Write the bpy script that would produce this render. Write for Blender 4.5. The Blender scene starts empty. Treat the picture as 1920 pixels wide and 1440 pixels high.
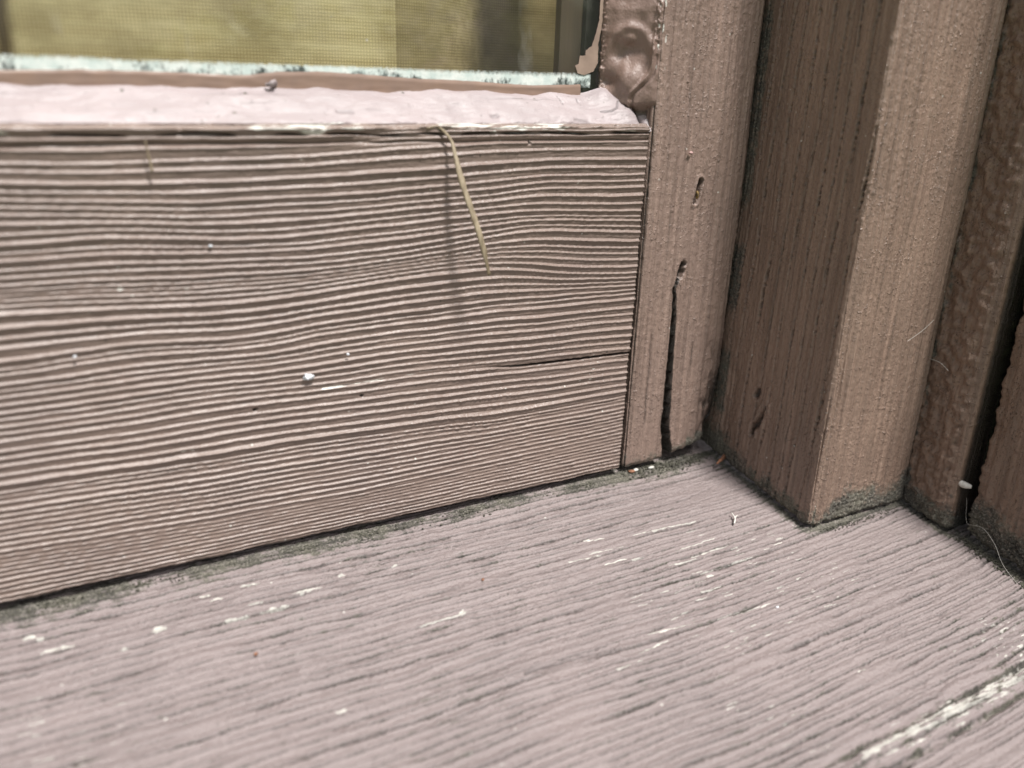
import bpy, math, random
import numpy as np
from mathutils import Matrix, Vector

# ------------------------------------------------------------------ camera, sky, sun
MM = 0.001
scene = bpy.context.scene
def rot(e):
    a, b, c = e
    ca, sa, cb, sb, cc, sc = math.cos(a), math.sin(a), math.cos(b), math.sin(b), math.cos(c), math.sin(c)
    Rx = np.array([[1, 0, 0], [0, ca, -sa], [0, sa, ca]]); Ry = np.array([[cb, 0, sb], [0, 1, 0], [-sb, 0, cb]])
    Rz = np.array([[cc, -sc, 0], [sc, cc, 0], [0, 0, 1]])
    return Rz @ Ry @ Rx
CAM = (-106.498, -141.357, 84.626)
RM = rot((1.21621353, -0.03216873, -0.48957933))
cd = bpy.data.cameras.new("camera"); cam = bpy.data.objects.new("camera", cd); scene.collection.objects.link(cam)
M4 = Matrix([[*RM[0], CAM[0] * MM], [*RM[1], CAM[1] * MM], [*RM[2], CAM[2] * MM], [0, 0, 0, 1]])
cam.matrix_world = M4
cd.sensor_width = 36; cd.lens = 30.0; cd.clip_start = 0.005; cd.clip_end = 500
cd.dof.use_dof = True; cd.dof.focus_distance = 0.176; cd.dof.aperture_fstop = 13.0
scene.camera = cam

w = bpy.data.worlds.new("World"); scene.world = w; w.use_nodes = True
nt = w.node_tree; nt.nodes.clear()
SUN_EL, SUN_AZ = math.radians(62), math.radians(168)      # azimuth from +Y towards +X
sky = nt.nodes.new('ShaderNodeTexSky'); sky.sky_type = 'NISHITA'; sky.sun_disc = False
sky.sun_elevation = SUN_EL; sky.sun_rotation = SUN_AZ; sky.dust_density = 3.0
hs = nt.nodes.new('ShaderNodeHueSaturation'); hs.inputs['Saturation'].default_value = 0.22
bg = nt.nodes.new('ShaderNodeBackground'); bg.inputs['Strength'].default_value = 0.068
ow = nt.nodes.new('ShaderNodeOutputWorld')
nt.links.new(sky.outputs[0], hs.inputs['Color']); nt.links.new(hs.outputs[0], bg.inputs[0]); nt.links.new(bg.outputs[0], ow.inputs[0])
sd = bpy.data.lights.new("sun", 'SUN'); sd.energy = 3.5; sd.angle = math.radians(10); sd.color = (1.0, 0.965, 0.93)
sun = bpy.data.objects.new("sun", sd); scene.collection.objects.link(sun)
dv = Vector((math.sin(SUN_AZ) * math.cos(SUN_EL), math.cos(SUN_AZ) * math.cos(SUN_EL), math.sin(SUN_EL)))
sun.rotation_euler = dv.to_track_quat('Z', 'Y').to_euler(); sun.location = dv * 3
scene.view_settings.view_transform = 'Standard'; scene.view_settings.look = 'None'
scene.view_settings.exposure = 0.60; scene.view_settings.gamma = 1.0
scene.render.engine = 'CYCLES'

# ------------------------------------------------------------------ measured data (mm)
GUIDES=[
(0,[74.89, 74.89, 74.89, 74.89, 74.89, 74.89, 74.89, 74.9, 74.9, 74.91, 74.91, 74.92, 74.92, 74.92, 74.93, 74.93, 74.94, 74.94, 74.95, 74.96, 74.96, 74.98, 74.99, 75.0, 75.02, 75.03, 75.04, 75.06, 75.07, 75.08, 75.1, 75.11, 75.13, 75.14, 75.15, 75.17, 75.18, 75.19, 75.21, 75.22, 75.24, 75.25, 75.25, 75.26]),
(3,[70.18, 70.18, 70.18, 70.17, 70.16, 70.12, 70.06, 70.0, 69.94, 69.9, 69.92, 69.97, 70.02, 70.08, 70.14, 70.22, 70.3, 70.39, 70.48, 70.58, 70.71, 70.86, 71.03, 71.2, 71.37, 71.53, 71.68, 71.8, 71.91, 72.01, 72.12, 72.22, 72.31, 72.37, 72.39, 72.38, 72.35, 72.33, 72.31, 72.29, 72.27, 72.25, 72.25, 72.25]),
(6,[63.14, 63.14, 63.14, 63.12, 63.06, 62.93, 62.75, 62.55, 62.35, 62.17, 62.02, 61.87, 61.74, 61.62, 61.53, 61.5, 61.48, 61.48, 61.49, 61.52, 61.59, 61.71, 61.85, 61.99, 62.14, 62.28, 62.42, 62.56, 62.69, 62.85, 63.03, 63.25, 63.46, 63.62, 63.69, 63.7, 63.68, 63.66, 63.64, 63.62, 63.61, 63.59, 63.58, 63.58]),
(3,[58.92, 58.92, 58.93, 58.93, 58.96, 59.02, 59.09, 59.16, 59.2, 59.14, 58.98, 58.75, 58.5, 58.25, 58.02, 57.84, 57.76, 57.77, 57.82, 57.92, 58.07, 58.26, 58.45, 58.63, 58.78, 58.92, 59.06, 59.19, 59.33, 59.48, 59.62, 59.74, 59.8, 59.8, 59.75, 59.67, 59.53, 59.37, 59.19, 59.01, 58.84, 58.7, 58.62, 58.58]),
(4,[53.85, 53.85, 53.85, 53.86, 53.86, 53.88, 53.9, 53.9, 53.88, 53.81, 53.69, 53.55, 53.4, 53.27, 53.16, 53.08, 53.0, 52.93, 52.88, 52.84, 52.86, 52.91, 53.01, 53.14, 53.35, 53.6, 53.88, 54.18, 54.51, 54.88, 55.25, 55.59, 55.85, 56.0, 56.0, 55.82, 55.56, 55.3, 55.07, 54.86, 54.66, 54.5, 54.39, 54.34]),
(6,[48.9, 48.9, 48.89, 48.85, 48.76, 48.63, 48.47, 48.3, 48.14, 47.98, 47.83, 47.68, 47.54, 47.44, 47.41, 47.44, 47.51, 47.62, 47.76, 47.9, 48.06, 48.22, 48.4, 48.6, 48.8, 49.0, 49.16, 49.27, 49.33, 49.35, 49.26, 49.09, 48.82, 48.44, 47.99, 47.47, 47.03, 46.73, 46.5, 46.3, 46.12, 45.97, 45.89, 45.86]),
(5,[40.23, 40.23, 40.24, 40.25, 40.29, 40.36, 40.48, 40.66, 40.83, 40.92, 40.83, 40.64, 40.42, 40.26, 40.15, 40.1, 40.15, 40.35, 40.62, 40.89, 41.06, 41.17, 41.26, 41.34, 41.42, 41.49, 41.57, 41.64, 41.7, 41.77, 41.83, 41.87, 41.88, 41.85, 41.81, 41.76, 41.71, 41.65, 41.6, 41.55, 41.5, 41.47, 41.45, 41.44]),
(9,[29.93, 29.92, 29.92, 29.89, 29.86, 29.82, 29.79, 29.78, 29.81, 29.9, 30.01, 30.13, 30.24, 30.31, 30.29, 30.21, 30.09, 29.97, 29.86, 29.77, 29.74, 29.74, 29.76, 29.78, 29.8, 29.8, 29.76, 29.67, 29.55, 29.42, 29.29, 29.16, 29.03, 28.91, 28.79, 28.67, 28.55, 28.43, 28.31, 28.19, 28.07, 27.97, 27.9, 27.87]),
(7,[20.41, 20.4, 20.37, 20.29, 20.2, 20.1, 19.99, 19.89, 19.79, 19.7, 19.63, 19.59, 19.56, 19.54, 19.52, 19.5, 19.47, 19.45, 19.42, 19.37, 19.29, 19.2, 19.1, 19.0, 18.9, 18.8, 18.68, 18.54, 18.39, 18.24, 18.1, 18.0, 17.96, 17.97, 17.99, 18.01, 18.03, 18.05, 18.07, 18.09, 18.11, 18.13, 18.14, 18.14]),
(11,[9.38, 9.32, 9.22, 9.08, 8.9, 8.72, 8.54, 8.36, 8.19, 8.03, 7.91, 7.82, 7.75, 7.67, 7.6, 7.53, 7.45, 7.38, 7.33, 7.31, 7.31, 7.34, 7.37, 7.41, 7.44, 7.47, 7.51, 7.54, 7.58, 7.62, 7.68, 7.76, 7.84, 7.92, 8.01, 8.09, 8.18, 8.26, 8.35, 8.44, 8.51, 8.58, 8.61, 8.63]),
(10,[0.07, 0.07, 0.07, 0.07, 0.07, 0.07, 0.06, 0.06, 0.06, 0.06, 0.06, 0.05, 0.05, 0.05, 0.05, 0.05, 0.04, 0.04, 0.04, 0.04, 0.03, 0.03, 0.03, 0.02, 0.02, 0.02, 0.02, 0.01, 0.01, 0.01, 0.0, -0.0, -0.0, -0.01, -0.01, -0.01, -0.02, -0.02, -0.02, -0.03, -0.03, -0.03, -0.03, -0.03]),
]
SMEAR=[(-8.52, 98.32), (-8.44, 97.32), (-8.39, 93.94), (-8.87, 91.7), (-9.77, 89.07), (-11.04, 88.33), (-11.08, 87.38), (-12.28, 87.25), (-12.51, 85.85), (-13.25, 85.48), (-12.61, 84.1), (-11.15, 83.79), (-8.98, 84.55), (-8.1, 86.16), (-8.26, 89.65), (-7.66, 93.13), (-7.13, 97.4), (-7.1, 98.41)]
BAND_TOP=[(-109.93, 82.03), (-99.57, 82.39), (-88.45, 82.39), (-76.44, 82.15), (-70.43, 82.87), (-63.32, 83.06), (-55.9, 82.83), (-48.12, 82.41), (-38.89, 82.27), (-33.53, 82.11), (-27.99, 81.86), (-22.28, 81.69), (-12.16, 82.09)]
BAND_BOT=[(-110.04, 81.31), (-99.76, 80.89), (-95.42, 80.76), (-93.9, 81.1), (-80.64, 81.24), (-74.01, 80.82), (-70.57, 80.72), (-63.42, 81.04), (-54.04, 80.79), (-39.93, 80.34), (-33.49, 80.35), (-22.22, 80.54), (-15.1, 80.56), (-11.46, 80.92)]
RES_TOP=[(-109.58, 84.32), (-100.72, 84.42), (-92.06, 84.12), (-80.38, 84.26), (-63.27, 84.15), (-53.96, 84.17), (-38.9, 84.07), (-29.19, 84.16), (-12.31, 84.23)]
STEM=[(-47.61, -0.49, 74.47), (-45.39, -0.4, 74.72), (-44.56, -0.79, 74.04), (-43.57, -1.51, 72.67), (-43.2, -2.54, 70.26), (-42.91, -3.52, 67.66), (-42.34, -4.57, 64.6), (-41.38, -5.7, 61.04), (-40.48, -6.77, 57.45), (-39.31, -6.9, 53.61), (-38.25, -6.9, 49.57)]
HAIR=[(-92.65, -1.5, 72.88), (-92.5, -1.5, 71.51), (-92.25, -1.5, 69.75), (-92.17, -1.5, 68.43)]
FLECK=[(-70.18, 32.49), (-62.96, 35.84), (-106.05, 40.95), (-84.71, 56.64), (-63.09, 32.41), (-67.13, 29.72)]
PITS=[(-60.44, 27.26), (-47.48, 45.81), (-27.05, 71.86), (-27.61, 64.09), (-79.68, 27.63), (-21.63, 60.3), (-38.66, 20.18)]
CRACKR=[(-36.27, 29.38), (-27.31, 28.62), (-17.92, 28.4), (-10.06, 28.19), (-2.57, 28.07), (-0.05, 27.99)]
SCRATCH=[(-68.1, 29.76), (-58.12, 29.85), (-46.65, 30.36)]
CRACKS=[(11.18, 44.53), (9.99, 41.35), (10.59, 34.13), (10.75, 27.99), (10.92, 19.16), (11.25, 8.67), (12.69, 1.67)]
CRACKS2=[(5.14, 29.9), (5.37, 22.48), (5.18, 17.46), (5.27, 9.7)]
CRACKS3=[(8.66, 98.0), (8.78, 92.33), (8.76, 85.53), (9.7, 72.37)]
CRACKS4=[(16.98, 28.48), (16.77, 20.89)]
HOLE=[(14.21, 63.76), (13.87, 62.13), (13.36, 59.61)]
POSTL=[(-10.82, 17.71), (-12.23, 14.64), (-11.32, 10.4), (-10.97, 7.62), (-3.95, 22.06), (-6.0, 13.63)]
STREAKS=[(-84.23, -11.59), (-81.46, -14.03), (-87.93, -14.25), (-75.42, -11.66), (-99.83, -12.24), (-84.09, -6.93), (-90.28, -8.44), (-91.78, -7.03), (-117.04, -7.77), (-118.51, -6.95), (-114.55, -10.8), (-105.7, -14.65), (-58.59, -10.82), (-51.65, -26.58), (-77.87, -39.03), (-68.55, -9.92)]
LSTREAKS=[(-24.72, -16.59, -15.33, -17.86), (-22.39, -20.89, -12.49, -21.39), (-10.8, -18.96, 6.78, -19.62), (-5.42, -26.25, 7.06, -25.41), (-3.33, -28.76, 10.26, -28.41), (-4.37, -33.41, 10.52, -32.98), (-15.66, -34.72, -3.35, -35.42), (-21.12, -24.71, -14.7, -24.57), (-28.85, -46.48, -20.0, -45.34), (-34.3, -48.07, -27.47, -47.66), (-10.05, -45.03, 4.03, -45.28), (-24.14, -43.05, -12.88, -43.94), (-15.17, -25.24, -8.86, -25.51), (-27.65, -21.46, -19.34, -22.01), (-7.83, -37.69, -4.06, -37.86), (-60.79, -26.76, -51.76, -26.82), (-8.99, -29.2, -1.23, -29.53)]
BLOBS=[(-1.38, -72.52), (10.69, -65.39), (6.71, -64.19), (18.18, -66.41), (13.65, -78.69), (10.25, -70.85), (35.35, -67.69), (27.41, -67.37), (21.53, -79.02), (43.65, -68.03), (2.28, -78.41), (-11.53, -75.79), (7.05, -77.66)]
BANDR=[(-13.22, -76.3), (-4.33, -76.72), (6.26, -76.22), (9.53, -79.78), (20.47, -79.76), (30.36, -78.98), (37.68, -74.15), (24.8, -76.73)]
WCRACK=[(-48.18, -42.89), (-40.64, -43.07), (-31.36, -43.68)]
LCRACK=[(6.28, -12.86), (16.95, -10.86)]
YSEED=[(14.62, -21.03, -4.21), (14.01, -22.78, -4.47), (12.61, -24.21, -4.69), (15.34, -22.28, -4.4)]
SLIVER=[(29.73, -1.63, -0.6), (26.58, -3.98, -0.95), (23.2, -5.67, -1.21)]
FLAKES=[(3.11, 2.76), (4.48, 2.99), (8.47, 2.59)]
SPECK=[(-45.04, -20.57), (-86.94, -23.38), (12.99, -23.77), (3.57, -46.76)]
WEB1=[(-44.16, 1.04), (-46.19, -4.29), (-47.3, -3.71), (-49.71, -2.97), (-53.12, -4.61), (-56.28, -7.95), (-60.25, -10.09)]
WEB2=[(-31.07, 29.04), (-33.69, 28.9), (-35.86, 27.8)]
WEB3=[(45.93, 34.39), (49.5, 36.28), (53.1, 38.2)]
COCOON=[(-41.72, 3.89), (-44.58, 4.08)]
SLOPE = 0.1525
def sill_z(y): return -1.5 + SLOPE * y

# ------------------------------------------------------------------ noise
def _h(ix, iy, s):
    n = (ix.astype(np.int64) * 374761393 + iy.astype(np.int64) * 668265263 + s * 1442695041) & 0xffffffff
    n = ((n ^ (n >> 13)) * 1274126177) & 0xffffffff
    return (n ^ (n >> 16)) & 0xffffffff
def rnd(ix, s=0):
    ix = np.asarray(ix)
    return _h(ix, ix * 0 + 7, s) / 4294967295.0
def per(x, y, s=0):
    """gradient noise, about -1..1"""
    x, y = np.broadcast_arrays(np.asarray(x, float), np.asarray(y, float))
    x0 = np.floor(x); y0 = np.floor(y); fx = x - x0; fy = y - y0
    u = fx * fx * fx * (fx * (fx * 6 - 15) + 10); v = fy * fy * fy * (fy * (fy * 6 - 15) + 10)
    def g(i, j):
        a = _h(x0 + i, y0 + j, s) * (2 * math.pi / 4294967296.0)
        return np.cos(a) * (fx - i) + np.sin(a) * (fy - j)
    a = g(0, 0); b = g(1, 0); c = g(0, 1); d = g(1, 1)
    return ((a * (1 - u) + b * u) * (1 - v) + (c * (1 - u) + d * u) * v) * 1.5
def fbm(x, y, s=0, o=4, gain=.5):
    t = 0; a = 1.0
    for i in range(o):
        t = t + a * per(x * 2 ** i, y * 2 ** i, s + 17 * i); a *= gain
    return t
def sst(a, b, x):
    t = np.clip((x - a) / (b - a), 0, 1); return t * t * (3 - 2 * t)
def gauss(x, w): return np.exp(-(x / w) ** 2)
def seg_dist(px, py, pts):
    d = np.full(np.broadcast(px, py).shape, 1e9)
    for (ax, ay), (bx, by) in zip(pts[:-1], pts[1:]):
        dx, dy = bx - ax, by - ay; L = dx * dx + dy * dy + 1e-9
        t = np.clip(((px - ax) * dx + (py - ay) * dy) / L, 0, 1)
        d = np.minimum(d, np.hypot(px - ax - t * dx, py - ay - t * dy))
    return d
def axis(*segs):
    """non uniform axis: (start, end, step) runs"""
    out = []
    for a, b, st in segs:
        n = max(1, int(round((b - a) / st))); out.append(np.linspace(a, b, n, endpoint=False))
    return np.concatenate(out + [[segs[-1][1]]])

# ------------------------------------------------------------------ objects
col = scene.collection
def tag(o, label=None, cat=None, group=None, kind=None):
    if label: o['label'] = label
    if cat: o['category'] = cat
    if group: o['group'] = group
    if kind: o['kind'] = kind
    return o
def empty(name, loc=(0, 0, 0)):
    o = bpy.data.objects.new(name, None); col.objects.link(o); o.location = [c * MM for c in loc]; o.empty_display_size = .01
    return o
def link(name, me, mat, parent=None):
    o = bpy.data.objects.new(name, me); col.objects.link(o)
    if mat: me.materials.append(mat)
    if parent:
        o.parent = parent
        o.matrix_parent_inverse = Matrix.Translation(-parent.location)
    return o
def raw_mesh(name, V, F, mat, parent=None, attrs=None, smooth=True, loc=None):
    """V in mm, absolute; F an (n,4) or (n,3) int array or a list"""
    V = np.asarray(V, float)
    me = bpy.data.meshes.new(name)
    if isinstance(F, np.ndarray):
        k = F.shape[1]
        me.vertices.add(len(V)); me.vertices.foreach_set('co', ((V - (loc if loc is not None else 0)) * MM).ravel())
        me.loops.add(F.size); me.loops.foreach_set('vertex_index', F.ravel().astype(np.int32))
        me.polygons.add(len(F)); me.polygons.foreach_set('loop_start', np.arange(0, F.size, k, dtype=np.int32))
        me.update(calc_edges=True)
    else:
        me.from_pydata(((V - (loc if loc is not None else 0)) * MM).tolist(), [], F)
    if smooth: me.polygons.foreach_set('use_smooth', np.ones(len(me.polygons), dtype=bool))
    if attrs:
        for n, a in attrs.items():
            at = me.attributes.new(n, 'FLOAT', 'POINT'); at.data.foreach_set('value', np.asarray(a, np.float32).ravel())
    me.update()
    o = link(name, me, mat, parent)
    if loc is not None: o.location = [c * MM for c in loc]
    return o
def grid(name, P, attrs, mat, parent=None, back=None, flip=False):
    """P (nv,nu,3) mm. back: a function moving the border ring inwards to give the board its thickness"""
    nv, nu = P.shape[:2]
    V = P.reshape(-1, 3); idx = np.arange(nv * nu).reshape(nv, nu)
    F = np.stack([idx[:-1, :-1], idx[:-1, 1:], idx[1:, 1:], idx[1:, :-1]], -1).reshape(-1, 4)
    A = {k: np.broadcast_to(a, (nv, nu)).ravel() for k, a in attrs.items()}
    if back is not None:
        ring = np.concatenate([idx[0, :], idx[1:, -1], idx[-1, -2::-1], idx[-2:0:-1, 0]])
        n0 = len(V); k = len(ring); V1 = V[ring]; V2 = back(V1)
        V = np.concatenate([V, V1, V2]); r = np.arange(k); r2 = (r + 1) % k
        S = np.stack([n0 + r2, n0 + r, n0 + k + r, n0 + k + r2], -1)
        F = np.concatenate([F, S])
        A = {q: np.concatenate([a, a[ring], a[ring]]) for q, a in A.items()}
    if flip: F = F[:, ::-1]
    return raw_mesh(name, V, F, mat, parent, A)
def tube(name, pts, rad, mat, parent=None, sides=8, lobes=0.0, loc=None):
    pts = np.asarray(pts, float); n = len(pts); V = []; F = []
    rad = np.broadcast_to(rad, (n,))
    T = np.gradient(pts, axis=0); T /= np.linalg.norm(T, axis=1)[:, None] + 1e-12
    up = np.array([.31, -.9, .2]); 
    for i in range(n):
        a = np.cross(T[i], up); a /= np.linalg.norm(a); b = np.cross(T[i], a)
        for k in range(sides):
            th = 2 * math.pi * k / sides + i * .12
            r = rad[i] * (1 + lobes * math.cos(3 * th) + lobes * .5 * math.sin(5 * th + i))
            V.append(pts[i] + r * (math.cos(th) * a + math.sin(th) * b))
    for i in range(n - 1):
        for k in range(sides):
            k2 = (k + 1) % sides; F.append([i * sides + k, i * sides + k2, (i + 1) * sides + k2, (i + 1) * sides + k])
    F.append(list(range(sides))[::-1]); F.append([(n - 1) * sides + k for k in range(sides)])
    return raw_mesh(name, V, F, mat, parent, loc=loc)
def spline(pts, n):
    pts = np.asarray(pts, float); m = len(pts)
    s = np.r_[0, np.cumsum(np.linalg.norm(np.diff(pts, axis=0), axis=1))]
    t = np.linspace(0, s[-1], n); k = np.clip(np.searchsorted(s, t, 'right') - 1, 0, m - 2)
    tan = np.gradient(pts, s, axis=0); h = (s[k + 1] - s[k]); u = ((t - s[k]) / h)[:, None]; h = h[:, None]
    return ((2 * u**3 - 3 * u**2 + 1) * pts[k] + (u**3 - 2 * u**2 + u) * h * tan[k] + (-2 * u**3 + 3 * u**2) * pts[k + 1] + (u**3 - u**2) * h * tan[k + 1])
def lump(c, r, seed, sub=2, sq=(1, 1, 1), amp=.35):
    import bmesh
    bm = bmesh.new(); bmesh.ops.create_icosphere(bm, subdivisions=sub, radius=1)
    V = np.array([v.co[:] for v in bm.verts]); F = np.array([[v.index for v in f.verts] for f in bm.faces]); bm.free()
    k = 1 + amp * per(V[:, 0] * 1.7 + seed, V[:, 1] * 1.7 + V[:, 2] * 1.3, seed) + amp * .5 * per(V[:, 0] * 4 + V[:, 2] * 3, V[:, 1] * 4, seed + 3)
    V = V * k[:, None] * r * np.array(sq) + np.array(c)
    return V, F

# ------------------------------------------------------------------ materials
class NB:
    def __init__(s, name):
        s.m = bpy.data.materials.new(name); s.m.use_nodes = True; s.t = s.m.node_tree; s.t.nodes.clear()
        s.out = s.n('ShaderNodeOutputMaterial')
    def n(s, ty, **kw):
        o = s.t.nodes.new(ty)
        for k, v in kw.items(): setattr(o, k, v)
        return o
    def l(s, a, b): s.t.links.new(a, b)
    def coord(s, scale=(1, 1, 1)):
        tc = s.n('ShaderNodeTexCoord'); mp = s.n('ShaderNodeMapping'); mp.inputs['Scale'].default_value = scale
        s.l(tc.outputs['Object'], mp.inputs['Vector']); return mp.outputs[0]
    def noise(s, vec, scale, detail=4, rough=.55, dist=0.0):
        o = s.n('ShaderNodeTexNoise'); o.inputs['Scale'].default_value = scale; o.inputs['Detail'].default_value = detail
        o.inputs['Roughness'].default_value = rough; o.inputs['Distortion'].default_value = dist
        s.l(vec, o.inputs['Vector']); return o.outputs['Fac']
    def mr(s, v, a, b, c=0.0, d=1.0):
        o = s.n('ShaderNodeMapRange'); o.inputs['From Min'].default_value = a; o.inputs['From Max'].default_value = b
        o.inputs['To Min'].default_value = c; o.inputs['To Max'].default_value = d; s.l(v, o.inputs['Value']); return o.outputs[0]
    def math(s, op, a, b=None):
        o = s.n('ShaderNodeMath', operation=op)
        for i, v in enumerate((a, b)):
            if v is None: continue
            if isinstance(v, (int, float)): o.inputs[i].default_value = v
            else: s.l(v, o.inputs[i])
        return o.outputs[0]
    def mix(s, f, a, b):
        o = s.n('ShaderNodeMix', data_type='RGBA')
        if isinstance(f, (int, float)): o.inputs[0].default_value = f
        else: s.l(f, o.inputs[0])
        for i, v in ((6, a), (7, b)):
            if isinstance(v, tuple): o.inputs[i].default_value = (*v, 1)
            else: s.l(v, o.inputs[i])
        return o.outputs[2]
    def attr(s, n):
        o = s.n('ShaderNodeAttribute'); o.attribute_name = n; return o.outputs['Fac']
    def bump(s, h, strength, dist, prev=None):
        o = s.n('ShaderNodeBump'); o.inputs['Strength'].default_value = strength; o.inputs['Distance'].default_value = dist
        s.l(h, o.inputs['Height'])
        if prev is not None: s.l(prev, o.inputs['Normal'])
        return o.outputs[0]
    def pbr(s, color, rough, normal=None, spec=.5):
        o = s.n('ShaderNodeBsdfPrincipled')
        if isinstance(color, tuple): o.inputs['Base Color'].default_value = (*color, 1)
        else: s.l(color, o.inputs['Base Color'])
        if isinstance(rough, (int, float)): o.inputs['Roughness'].default_value = rough
        else: s.l(rough, o.inputs['Roughness'])
        o.inputs['Specular IOR Level'].default_value = spec
        if normal is not None: s.l(normal, o.inputs['Normal'])
        return o.outputs[0]
    def done(s, sh): s.l(sh, s.out.inputs[0]); return s.m

def paint(name, base, base2, grain=(1, 1, 1), chipc=(.72, .70, .64), dirtc=(.062, .058, .048), rough=.42, fine=.00012, speck=True, pim=0.0):
    """weathered brush-painted timber; dirt and chip masks come from the mesh"""
    b = NB(name); v = b.coord(); vg = b.coord(grain)
    big = b.noise(v, 45, 3); med = b.noise(vg, 420, 5, .6); fin = b.noise(v, 2600, 4, .65)
    c = b.mix(b.mr(big, .35, .68), base, base2)
    c = b.mix(b.mr(med, .3, .75, 0, .30), c, tuple(x * .78 for x in base))
    if pim:
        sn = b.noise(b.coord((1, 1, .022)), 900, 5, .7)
        c = b.mix(b.mr(sn, .50, .64, 0, .75), c, tuple(x * .55 for x in base)); c = b.mix(b.mr(sn, .46, .32, 0, .55), c, tuple(min(1, x * 1.4) for x in base))  # streaks paint rib shade and gloss highlights into the colour
    # loose specks of pale dust
    vo = b.n('ShaderNodeTexVoronoi'); vo.inputs['Scale'].default_value = 620; b.l(v, vo.inputs['Vector'])
    sel = b.n('ShaderNodeSeparateColor'); b.l(vo.outputs['Color'], sel.inputs[0])
    dust = b.math('MULTIPLY', b.mr(vo.outputs['Distance'], .16, .10), b.mr(sel.outputs[0], .965, .975))
    c = b.mix(b.math('MULTIPLY', dust, .75 if speck else 0.0), c, (.62, .6, .55))
    # dirt and algae, plus painted rib shade on the post front
    dn = b.noise(v, 900, 6, .7); gn = b.noise(v, 130, 3)
    dm = b.mr(b.math('ADD', b.attr('dirt'), b.mr(dn, .25, .75, -.33, .33)), .36, .74)
    dc = b.mix(b.mr(gn, .42, .6), dirtc, (.108, .102, .078))
    dc = b.mix(b.mr(fin, .50, .68), dc, (.27, .25, .21))
    c = b.mix(dm, c, dc)
    cn = b.noise(vg, 1300, 4, .6)
    cm = b.mr(b.math('ADD', b.attr('chip'), b.mr(cn, .25, .75, -.25, .25)), .46, .56)
    cc = b.mix(b.mr(b.noise(v, 500, 3), .4, .65), chipc, tuple(x * .72 for x in chipc))
    c = b.mix(cm, c, cc)
    ink = b.attr('black'); c = b.mix(ink, c, (.012, .011, .009))
    r = b.mr(med, .3, .7, rough - .06, rough + .12)
    r = b.math('MAXIMUM', r, b.math('MULTIPLY', dm, .85))
    n = b.bump(fin, .55, fine)
    n = b.bump(med, .6, fine * 1.8, n)
    n = b.bump(dn, b_strength(.35), fine * 2.5, n)
    if pim:
        pn = b.noise(b.coord((1, 1, .8)), 1900, 2, .5); pl = b.mr(b.noise(v, 160, 3), .35, .7, -.05, .05)
        n = b.bump(b.mr(b.math('ADD', pn, pl), .585, .78), .9, pim, n)
        st_ = b.noise(b.coord((1, 1, .045)), 1500, 4, .6); n = b.bump(st_, .8, pim * .7, n)
    return b.done(b.pbr(c, r, n, .6))
def b_strength(x): return x
def simple(name, c1, c2, scale=900, rough=.6, bump=.0001, g=(1, 1, 1)):
    b = NB(name); v = b.coord(g); k = b.noise(v, scale, 5)
    return b.done(b.pbr(b.mix(b.mr(k, .35, .65), c1, c2), rough, b.bump(k, .6, bump), .4))

M_RAIL = paint('rail_paint', (.258, .194, .164), (.230, .174, .151), (.12, 1, 1), rough=.33)
M_STILE = paint('stile_paint', (.290, .207, .170), (.245, .176, .147), (1, 1, .10), rough=.31, fine=.00022, pim=.00016)
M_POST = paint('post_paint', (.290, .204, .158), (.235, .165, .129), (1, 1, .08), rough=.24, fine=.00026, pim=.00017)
M_BOARD = paint('board_paint', (.26, .175, .128), (.215, .148, .11), (1, 1, .25), rough=.38, fine=.0003, pim=.0003)
M_SILL = paint('sill_paint', (.280, .231, .224), (.250, .207, .201), (.10, 1, 1), chipc=(.58, .56, .51), rough=.43, fine=.00034)
M_PUTTY = paint('pink_putty_paint', (.41, .348, .352), (.33, .285, .288), (.2, 1, 1), chipc=(.75, .77, .75), rough=.45, fine=.00012, speck=False)
M_SIDEPUTTY = paint('brown_putty_paint', (.27, .185, .152), (.235, .165, .14), (1, 1, .6), rough=.27, fine=.00018, speck=False)
M_FILM = simple('brown_paint_film', (.285, .195, .150), (.25, .175, .14), 300, .35, .00003)
M_FILM2 = simple('tan_paint_film', (.36, .27, .215), (.27, .20, .16), 260, .38, .0002)
M_CRUST = simple('dry_dirt', (.045, .043, .034), (.13, .125, .095), 1500, .95, .0004)
M_STRAW = simple('dry_straw', (.40, .33, .23), (.20, .155, .10), 1400, .55, .00008, (1, 1, .08))
M_PALE = simple('pale_fluff', (.72, .70, .66), (.55, .53, .48), 1500, .8, .0001)
M_WHITE = simple('white_fleck', (.80, .82, .86), (.60, .62, .66), 1800, .7, .0001)
M_RUST = simple('rust_bark', (.36, .17, .10), (.20, .10, .06), 1500, .8, .0001)
M_DARK = simple('dark_timber', (.02, .018, .015), (.035, .03, .025), 300, .9)

# ------------------------------------------------------------------ window sash
sash = tag(empty('window_sash', (-60, 8, 0)), 'weathered brown painted window sash with deeply ridged bottom rail, pink putty line and glass pane', 'window')

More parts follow.
